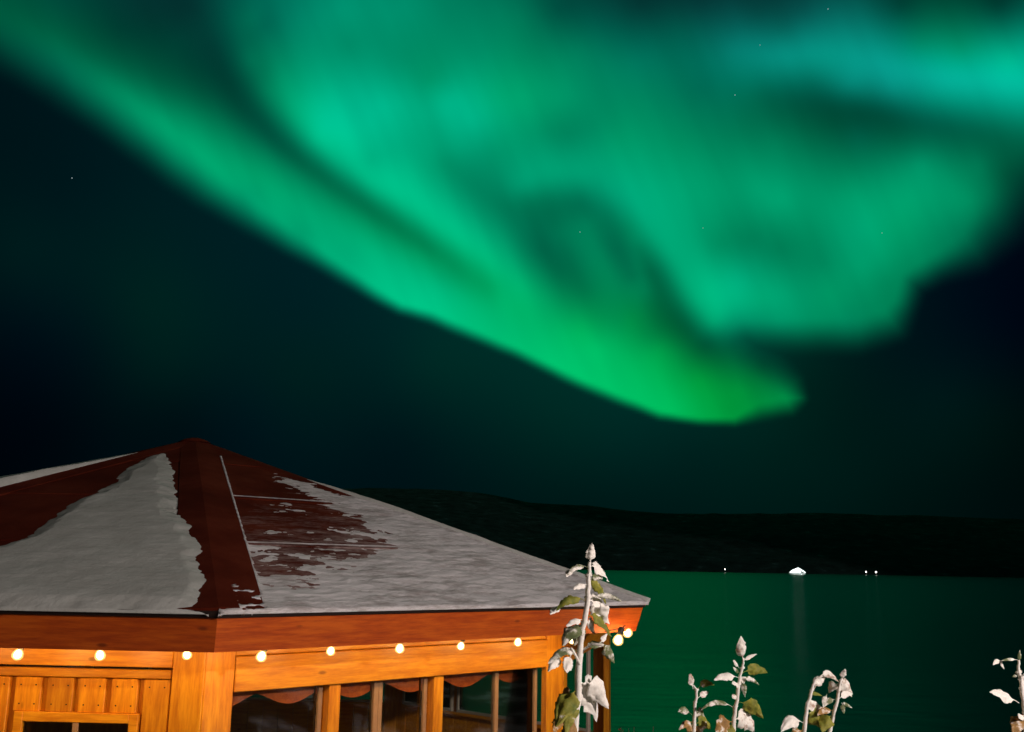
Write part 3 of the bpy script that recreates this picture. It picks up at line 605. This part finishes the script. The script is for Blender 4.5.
# ------------------------------------------------------------------ string lights
st_l = empty('string_lights', corner(0, 3.62, -.41)); tag(st_l, 'string of warm glowing bulbs hanging under the eaves of the hut', 'string lights')
def bulb(p, k, en=1.0, tilt=0, sc=1.0):
    p = Vector(p); rot = Matrix.Rotation(tilt, 3, 'Y') * sc
    mb = MB(); mb.lathe([(.0, -.030), (.008, -.0285), (.020, -.022), (.025, -.010), (.0215, .005), (.0125, .018), (.0105, .026)], p, 14, rot)
    o = mb.build('bulb', M['bulb_glass'], st_l, True)
    mb = MB(); mb.lathe([(0, -.024), (.010, -.020), (.0165, -.009), (.0145, .005), (.006, .015), (0, .016)], p, 10, rot); fl = mb.build('filament', M['bulb'], o, True)
    mb = MB(); mb.lathe([(.0, .020), (.0135, .020), (.0145, .032), (.013, .052), (.004, .056), (.0, .056)], p, 12, rot); s = mb.build('socket', M['socket'], o, True)
    ld = bpy.data.lights.new('bulb_light', 'POINT'); ld.energy = BULB_W * en; ld.color = BULB_C; ld.shadow_soft_size = .03
    lo = bpy.data.objects.new('bulb_light', ld); COL.objects.link(lo); lo.parent = o; lo.location = (p - world_loc(o)) + Vector((0, 0, -.012))
    return p + Vector((0, 0, .055))
pts = []
bl = [(7, 1.10, .02, 1), (7, 1.488, .02, 1), (7, 1.866, .0, 1), (7, 2.244, .0, 1), (7, 2.643, .016, 1), (0, .255, 0, 1), (0, .635, 0, 1), (0, 1.059, 0, 1), (0, 1.479, -.012, 1), (0, 1.914, -.005, 1), (0, 2.371, -.008, 1)]
SIDE = 2 * 3.60 * math.sin(math.pi / 8)
for k, (i, u, dz, en) in enumerate(bl):
    a, b_ = corner(i, 3.60), corner(i + 1, 3.60); d = (b_ - a).normalized(); p = a + d * u; p.z = -.436 + dz
    pts.append(bulb(p + Vector((0, 0, random.uniform(-.006, .006))), k, en, random.uniform(-.4, .4), 1.18 if k == 1 else random.uniform(.88, 1.06)))
pts.append(bulb(at(618.5, 639, 6.18), 11, 1.2, .3, 1.35)); pts.append(bulb(at(627, 631.5, 6.34), 12, 1, -.4, 1.3))
pts = [Vector((pts[0].x - 1, pts[0].y + .02, pts[0].z))] + pts
path = []
for a, b_ in zip(pts[:-1], pts[1:]):
    for t in np.linspace(0, 1, 7)[:-1]: path.append(a.lerp(b_, float(t)) + Vector((0, 0, -.018 * math.sin(math.pi * float(t)) + .006)))
path.append(pts[-1]); mb = MB(); mb.tube(path, .0035, 5); mb.build('cable', M['cable'], st_l)

# ------------------------------------------------------------------ frosted plants
def leaf(root, base, tip, width, m, sag=.2, twist=0, fold=.35, crumple=.12, stalk=.22, seed=0, shape='ovate'):
    base, tip = Vector(base), Vector(tip); ln = (tip - base).length; rs = random.Random(seed)
    mid = (base + tip) / 2 + Vector((0, 0, sag * ln)); n = 18; mcols = 8; width = width * .92
    V = []; F = []; t = tip - base; side = t.cross(Vector((0, -1, .35))).normalized() if abs(t.normalized().dot(Vector((0, -1, .35)).normalized())) < .97 else Vector((1, 0, 0))
    side = Matrix.Rotation(twist, 3, t.normalized()) @ side
    ctr = []
    for i in range(n + 1):
        s = i / n; p = base.lerp(mid, s).lerp(mid.lerp(tip, s), s); ctr.append(p)
    for i in range(n + 1):
        s = i / n; p = ctr[i]; tg = (ctr[min(i + 1, n)] - ctr[max(i - 1, 0)]).normalized(); sd = (side - tg * side.dot(tg)).normalized(); nr = tg.cross(sd)
        b_ = max(0, (s - stalk) / (1 - stalk)); 
        w_ = .04 if s < stalk else (math.sin(math.pi * min(1, b_ ** .62)) ** .75 * (1 - .25 * b_) + .02)
        for j in range(mcols + 1):
            c = j / mcols * 2 - 1
            edge = 1 + (.16 * noise.noise((s * 13 + seed, c * 2, 3)) + .14 * noise.noise((s * 31, seed + c, 5))) * 2 * abs(c)
            off = sd * (c * w_ * width / 2 * edge) + nr * ((abs(c) ** 1.3 * fold + .10 * math.cos(c * 9 + seed) * b_) * w_ * width * .5)
            q_ = p + off; k = 1 / max(width, .01)
            off2 = nr * (noise.noise(Vector((q_.x, q_.y, q_.z)) * k * 3.2 + Vector((seed, 0, 0))) * crumple * 1.5 * width * (1 if s > stalk else 0))
            V.append(q_ + off2)
    nb = len(V); th = .0009; W = mcols + 1
    V2 = []
    for i in range(n + 1):
        for j in range(W):
            a = V[min(i + 1, n) * W + j] - V[max(i - 1, 0) * W + j]; b2 = V[i * W + min(j + 1, mcols)] - V[i * W + max(j - 1, 0)]
            nn = a.cross(b2); nn = nn.normalized() if nn.length > 1e-12 else Vector((0, 0, 1)); V2.append(V[i * W + j] - nn * th)
    for i in range(n):
        for j in range(mcols):
            a = i * W + j; F.append([a, a + 1, a + W + 1, a + W]); F.append([nb + a, nb + a + W, nb + a + W + 1, nb + a + 1])
    for i in range(n):
        a = i * W; F.append([a, a + W, nb + a + W, nb + a]); a = i * W + mcols; F.append([a, nb + a, nb + a + W, a + W])
    return mesh_obj('leaf', V + V2, F, M[m], root, True)
def plant(name, label, spine, rad, Y, leaves, group=None, twigs=()):
    base = at(*spine[0], Y); gz = ground_z(base.x, base.y)
    root = empty(name, (base.x, base.y, gz)); tag(root, label, 'plant', group)
    P = [Vector((base.x - .01, base.y, gz - .03)), Vector((base.x, base.y, gz + (base.z - gz) * .5))] + [at(*s, Y) for s in spine]
    dense = []
    for a, b_ in zip(P[:-1], P[1:]):
        for t in np.linspace(0, 1, 5)[:-1]: dense.append(a.lerp(b_, float(t)) + Vector((noise.noise((len(dense) * .7, 0, Y)), noise.noise((0, len(dense) * .7, Y)), 0)) * rad * .5)
    dense.append(P[-1]); nn = len(dense)
    mb = MB(); mb.tube(dense, [rad * (1.15 - .75 * (k / nn) ** 1.5) * (1 + .18 * noise.noise((k * 1.9, 3, Y))) for k in range(nn)], 9)
    for k in range(8, nn - 2, 4): mb.tube([dense[k] - Vector((rad * 1.0, 0, .002)), dense[k] + Vector((rad * .9, 0, .002))], [rad * .55, rad * .6], 6)   # leaf scars
    for tw in twigs: mb.tube([at(x, y, Y + dy) for x, y, dy in tw], [rad * .38] * len(tw), 6)
    mb.build('stem', M['stem'], root, True)
    for k, (bx, by, tx, ty, wd, m_, dy, sag, tw_) in enumerate(leaves):
        px = Y / FPX; dy = abs(dy) if tx > bx + 3 else dy; leaf(root, at(bx, by, Y), at(tx, ty, Y + dy), wd * px, m_, sag, tw_, seed=k + int(Y * 10))
    rs = random.Random(int(Y * 100 + spine[0][0])); top_ = at(*spine[0], Y)      # more leaves down the stem, below the picture
    for k in range(9):
        t = .12 + .8 * k / 9; p = Vector((base.x, base.y, gz + (top_.z - .04 - gz) * t)); a = k * 2.4 + rs.uniform(-.4, .4); ln_ = rs.uniform(.07, .12)
        tip = p + Vector((math.cos(a) * ln_, math.sin(a) * ln_, -ln_ * rs.uniform(.2, .7)))
        leaf(root, p, tip, ln_ * .62, rs.choice(['white', 'grey', 'green', 'brown']), .3, rs.uniform(-.4, .4), seed=k + 50)
    return root
Y0 = 2.45
plant('frosted_shrub', 'tall frosted plant with drooping white leaves in front of the right corner post', [(575, 745), (577, 700), (580, 650), (584, 622), (588, 597), (589, 575), (590, 562)], .0088, Y0, [
    (590, 565, 592, 543, 12, 'white', -.02, .02, .3),
    (589, 567, 609, 582, 16, 'white', -.05, .38, -.5),
    (588, 568, 567, 576, 8, 'grey', -.05, .35, .3), (572, 569, 566, 577, 7, 'white', -.03, .1, 0),
    (588, 585, 573, 590, 8, 'white', -.05, .15, .2), (588, 583, 606, 604, 13, 'green', -.06, .45, -.2),
    (590, 580, 603, 579, 8, 'grey', .04, .25, .6),
    (586, 602, 556, 611, 15, 'green', -.05, .42, .5), (560, 606, 550, 615, 9, 'white', -.06, .1, .3),
    (588, 600, 610, 624, 26, 'white', -.06, .28, -.3), (600, 603, 604, 625, 18, 'white', -.04, .1, .2), (590, 598, 622, 602, 7, 'grey', .04, .2, .7),
    (584, 620, 566, 627, 9, 'white', -.04, .2, .4), (583, 628, 562, 646, 22, 'grey', -.05, .35, .5), (583, 622, 574, 646, 15, 'grey', .02, .2, .2),
    (588, 616, 611, 637, 14, 'green', -.04, .40, -.4), (588, 620, 594, 634, 11, 'pink', -.05, .25, -.3),
    (583, 650, 607, 646, 10, 'grey', -.03, .30, -.4), (602, 646, 614, 663, 12, 'grey', -.04, .2, .1), (600, 643, 607, 634, 6, 'white', -.02, 0, .2),
    (582, 655, 548, 664, 14, 'grey', -.06, .42, .6), (562, 656, 548, 672, 11, 'white', -.07, .1, .3), (571, 655, 566, 674, 13, 'white', -.07, .1, -.3),
    (577, 690, 556, 728, 26, 'green', -.07, .25, .3), (577, 692, 566, 735, 20, 'green', -.03, .2, -.3), (572, 690, 560, 700, 10, 'brown', .02, .3, .2),
    (580, 682, 598, 722, 34, 'white', -.08, .30, -.4), (586, 682, 607, 708, 24, 'white', -.05, .25, .1), (562, 716, 554, 732, 12, 'brown', -.07, .1, 0),
    (576, 716, 562, 760, 16, 'brown', -.05, .2, 0)],
    twigs=[[(581, 668, 0), (576, 656, -.02), (571, 648, -.03)], [(583, 650, 0), (592, 644, -.01), (603, 645, -.03)]])
G = 'frosted plants in front of the fjord'
Y1 = 3.5
plant('frosted_shrub', 'short frosted plant with a single white bud tip, leftmost of the low plants', [(693, 745), (694, 725), (695.5, 702), (697, 690), (693, 685)], .0068, Y1, [
    (693, 689, 690, 673, 8, 'pink', -.02, .02, .2), (697, 689, 714, 685, 8, 'green', .05, .3, .3), (698, 698, 709, 692, 7, 'pink', -.04, .1, 0),
    (692, 715, 678, 712, 8, 'grey', -.04, .3, 0), (694, 722, 679, 730, 8, 'brown', -.05, .2, .2), (695, 724, 712, 729, 14, 'green', -.06, .25, .3), (694, 712, 706, 722, 11, 'grey', .05, .3, .3), (694, 735, 684, 722, 10, 'brown', -.04, .2, .3), (694, 736, 706, 727, 9, 'brown', -.04, .2, .3)], G)
plant('frosted_shrub', 'tallest of the low plants, pale pointed bud and olive leaves', [(733, 745), (733.5, 722), (736, 706), (739, 684), (742, 668), (743.5, 658)], .0078, Y1, [
    (743, 661, 741, 636, 13, 'white', -.03, .02, .2), (743, 660, 739, 644, 10, 'pink', -.05, .0, -.4), (742, 673, 768, 673, 13, 'green', -.06, .2, .4), (742, 662, 757, 654, 4, 'white', .02, .1, 0),
    (740, 685, 732, 684, 8, 'white', -.04, .1, .3), (741, 684, 746, 677, 7, 'pink', -.04, .1, .3), (737, 696, 732, 698, 6, 'pink', -.03, .1, 0), (742, 680, 759, 685, 5, 'grey', .03, .3, .3), (743, 681, 745, 697, 6, 'grey', -.02, .1, .2), (735, 663, 734, 660, 3, 'white', 0, 0, 0),
    (739, 702, 763, 718, 17, 'green', -.05, .18, .6), (735, 709, 701, 710, 6, 'grey', -.05, .35, .2), (739, 678, 714, 680, 11, 'white', -.05, .2, .4), (739, 668, 733, 660, 4, 'white', -.02, 0, 0), (740, 674, 733, 667, 4, 'grey', -.02, 0, 0),
    (734, 720, 755, 732, 22, 'pink', -.06, .35, .2), (733, 722, 716, 735, 18, 'brown', -.06, .3, -.3), (733, 724, 724, 742, 16, 'green', -.04, .3, .3)], G)
plant('frosted_shrub', 'low plant with an arched frosted tip and a leaf hooked to the left', [(803, 745), (805, 722), (808, 703), (812, 690), (815, 680), (822, 676)], .007, Y1, [
    (814, 689, 826, 676, 10, 'pink', -.03, .15, .3), (815, 686, 818, 676, 7, 'white', .02, .1, 0), (819, 677, 838, 682, 8, 'pink', -.03, .45, .2), (806, 712, 822, 708, 13, 'pink', -.05, .3, .2), (806, 713, 827, 730, 22, 'green', -.06, .25, .3), (804, 724, 781, 732, 15, 'white', -.05, .45, .2), (809, 695, 822, 696, 4, 'green', .03, .2, 0), (803, 730, 792, 740, 12, 'brown', -.04, .2, 0)], G)
plant('frosted_shrub', 'low plant with a round pink frosted leaf beside its white tip', [(827, 745), (830, 730), (836, 706), (839, 690), (841, 680), (843, 674)], .0068, Y1 + .05, [
    (842, 680, 845, 669, 7, 'white', -.02, .02, .2), (840, 684, 852, 697, 15, 'pink', -.06, .30, .2), (838, 684, 829, 693, 11, 'pink', .03, .3, -.2), (838, 700, 853, 694, 7, 'white', -.05, .2, .2), (836, 700, 823, 708, 6, 'grey', -.04, .3, 0), (827, 694, 823, 707, 6, 'grey', -.04, .1, 0), (841, 703, 852, 708, 4, 'grey', -.03, .1, 0), (842, 703, 844, 714, 5, 'grey', -.03, .1, 0),
    (831, 716, 822, 732, 18, 'green', -.05, .3, .3), (834, 712, 817, 716, 8, 'brown', -.05, .3, .2)], G)
plant('frosted_shrub', 'frosted plant cut by the right edge of the picture', [(1027, 745), (1025, 712), (1022, 688), (1019, 672), (1018.5, 660)], .0085, Y1 - .3, [
    (1019, 662, 1020, 650, 4, 'grey', 0, 0, 0), (1018, 660, 1001, 661, 3, 'grey', -.02, .1, 0), (1001, 661, 993, 665, 5, 'white', -.03, .2, 0), (1000, 661, 1004, 669, 4, 'white', -.02, .1, 0), (1018, 676, 1012, 677, 3, 'grey', 0, .1, 0),
    (1019, 703, 990, 692, 15, 'white', -.05, .1, .3), (1021, 682, 1024, 674, 9, 'white', -.04, 0, 0), (1021, 690, 1032, 676, 14, 'white', -.03, .1, 0), (1024, 716, 1019, 719, 8, 'white', -.04, .1, 0), (1024, 716, 1014, 738, 16, 'brown', -.05, .3, .2), (1022, 697, 1036, 706, 16, 'pink', -.03, .2, .2)], G)
# low dark bush at the foot of the corner post
bush = empty('low_bush', (0, 0, 0)); bc = at(628, 745, 5.2); bush.location = (bc.x, bc.y, ground_z(bc.x, bc.y)); tag(bush, 'low dark bush with reddish dried flowers at the foot of the corner post', 'bush')
rs = random.Random(7); mb = MB(); lb = MB(); top = at(628, 729, 5.2).z; gz = bush.location.z
for k in range(46):
    a = rs.uniform(0, 6.28); r_ = rs.uniform(.02, .16); h = gz + (top - gz) * rs.uniform(.75, 1.03)
    p0 = Vector((bc.x + math.cos(a) * .05, bc.y + math.sin(a) * .05, gz)); p1 = Vector((bc.x + math.cos(a) * r_, bc.y + math.sin(a) * r_, h)); mb.tube([p0, p0.lerp(p1, .6) + Vector((0, 0, .03)), p1], [.004, .003, .002], 4)
    for q in range(16):
        c = p0.lerp(p1, rs.uniform(.5, 1)); s_ = rs.uniform(.012, .024); v1 = Vector((rs.gauss(0, 1), rs.gauss(0, 1), rs.gauss(0, 1))).normalized() * s_; v2 = v1.orthogonal().normalized() * s_ * .5
        lb.add([c, c + v1 * .5 + v2, c + v1, c + v1 * .5 - v2], [[0, 1, 2, 3]])
mb.build('branches', simple('dark_twigs', (.05, .02, .012), .8), bush); m_ = simple('dried_flower_leaves', (.10, .03, .012), .8, 0, .5, 60); lb.build('foliage', m_, bush)

# ------------------------------------------------------------------ lights across the fjord
def ship(px, Yd):
    c = at(px, 570, Yd); root = empty('lit_ship', (c.x, Yd, WZ)); tag(root, 'brightly floodlit white ship on the water under the dark hills', 'ship')
    hull = simple('white_ship_paint', (.75, .77, .76), .5, 0, .05, 2)
    mb = MB(); n = 12; secs = []
    V = []; 
    for k in range(n + 1):
        t = k / n; x = -22 + 44 * t; w_ = 5.2 * (1 - max(0, (t - .6) / .4) ** 2) * (1 if t > .05 else .85); sh = 3.4 + 1.4 * max(0, t - .6) ** 1.0
        V += [(x + (1.6 if t > .95 else 0), -w_, sh), (x, -w_ * .8, -.6), (x, w_ * .8, -.6), (x + (1.6 if t > .95 else 0), w_, sh)]
    F = [[k * 4 + a, k * 4 + (a + 1) % 4, k * 4 + 4 + (a + 1) % 4, k * 4 + 4 + a] for k in range(n) for a in range(4)] + [[3, 2, 1, 0], [n * 4, n * 4 + 1, n * 4 + 2, n * 4 + 3]]
    off = Vector((c.x, Yd, WZ)); mb.add([Vector(v) + off for v in V], F); mb.build('hull', hull, root)
    mb = MB(); mb.box(off + Vector((-3, 0, 5.4)), (26, 8.4, 4), None, .2); mb.box(off + Vector((0, 0, 8.8)), (15, 7.4, 2.8), None, .2); mb.box(off + Vector((4, 0, 11.4)), (7, 6, 2.4), None, .2)
    sup = mb.build('superstructure', hull, root)
    for dz, x0, x1, yy in ((5.6, -15, 9, -4.24), (8.9, -6.5, 6.5, -3.74), (11.6, 1.2, 6.8, -3.04)):
        k = x0
        wm = MB()
        while k < x1: wm.box(off + Vector((k, yy, dz)), (1.3, .06, 1.1), None, 0); k += 1.9
        o = wm.build('window_row', M['porthole'], sup)
    mb = MB(); mb.tube([off + Vector((-7, 0, 10)), off + Vector((-7.6, 0, 14))], [1.3, 1.1], 12); mb.build('funnel', hull, root)
    mb = MB(); mb.tube([off + Vector((3, 0, 12.5)), off + Vector((3, 0, 19))], [.2, .12], 6); mb.build('mast', hull, root)
    for dx, dz in ((-19.5, 5), (-16, 8), (-12.5, 10), (-9, 11.5), (-5, 13), (-1.5, 14.5), (2, 15.5), (5.5, 14), (9, 11.5), (12.5, 9.5), (16, 7.5), (19.5, 5)):
        mb = MB(); mb.lathe([(0, -1.9), (1.6, -1.2), (2.2, 0), (1.6, 1.2), (0, 1.9)], off + Vector((dx, -5.0, dz)), 10); lo = mb.build('floodlight', M['flood'], root, True)
        mb = MB(); mb.tube([off + Vector((dx, -5, dz - .8)), off + Vector((dx, -4.4, 3.4))], .14, 5); mb.build('lamp_bracket', M['render'], lo)
ship(797, 2700)
for dx in (-10, 8):
    ld = bpy.data.lights.new('hull_fill_light', 'POINT'); ld.energy = 4000; ld.color = (.85, 1, .97); ld.shadow_soft_size = 1  # added fill lights off the ship's side, there only to whiten the hull
    c = at(797, 570, 2700); lo = bpy.data.objects.new('hull_fill_light', ld); COL.objects.link(lo); lo.parent = bpy.data.objects['lit_ship']; lo.location = (dx, -13, 8)
for (px, Yd, s_, lab) in ((725, 2960, 1.9, 'lone small shore lamp left of the lit ship'), (866, 2940, 2.2, 'warm dim shore lamp, left one of the pair right of the ship'), (876, 2940, 2.6, 'brighter shore lamp, right one of the pair right of the ship')):
    c = at(px, 572, Yd); root = empty('shore_lamp', (c.x, Yd, WZ)); tag(root, lab, 'lamp', 'lamps on the far shore')
    off = Vector((c.x, Yd, WZ)); mb = MB(); mb.tube([off + Vector((0, 0, -1)), off + Vector((0, 0, 8))], [.3, .2], 6); mb.build('pole', M['render'], root)
    mb = MB(); mb.lathe([(0, -s_), (s_ * .7, -s_ * .7), (s_, 0), (s_ * .7, s_ * .7), (0, s_)], off + Vector((0, 0, 9)), 10); mb.build('lamp_globe', M['shorelamp'], root, True)

# ------------------------------------------------------------------ the porch lamp behind the camera
gz = ground_z(LAMP.x, LAMP.y); lp = empty('porch_lamp', (LAMP.x, LAMP.y, gz)); tag(lp, 'post lamp on the slope behind the viewer', 'lamp')
mb = MB(); mb.tube([(LAMP.x, LAMP.y, gz), (LAMP.x, LAMP.y, LAMP.z - .16)], [.045, .035], 10); mb.build('pole', M['render'], lp)
mb = MB(); mb.lathe([(.0, .17), (.05, .16), (.17, .10), (.19, .09), (.0, .085)], LAMP, 16); mb.build('hood', M['render'], lp)
mb = MB(); mb.lathe([(0, -.15), (.05, -.145), (.08, -.10), (.085, .0), (.07, .08)], LAMP, 16); g_ = mb.build('lamp_glass', emis('porch_lamp_glass', (1, .9, .75), 8), lp, True); 
ld = bpy.data.lights.new('porch_light', 'POINT'); ld.energy = LAMP_W; ld.color = LAMP_C; ld.shadow_soft_size = .1
lo = bpy.data.objects.new('porch_light', ld); COL.objects.link(lo); lo.parent = lp; lo.location = LAMP - Vector((LAMP.x, LAMP.y, gz)) - Vector((.15, -.25, .0)) 

S.render.engine = 'CYCLES'
S.render.resolution_x = 1024; S.render.resolution_y = 732
S.cycles.max_bounces = 8; S.cycles.transparent_max_bounces = 16; S.cycles.sample_clamp_indirect = 4
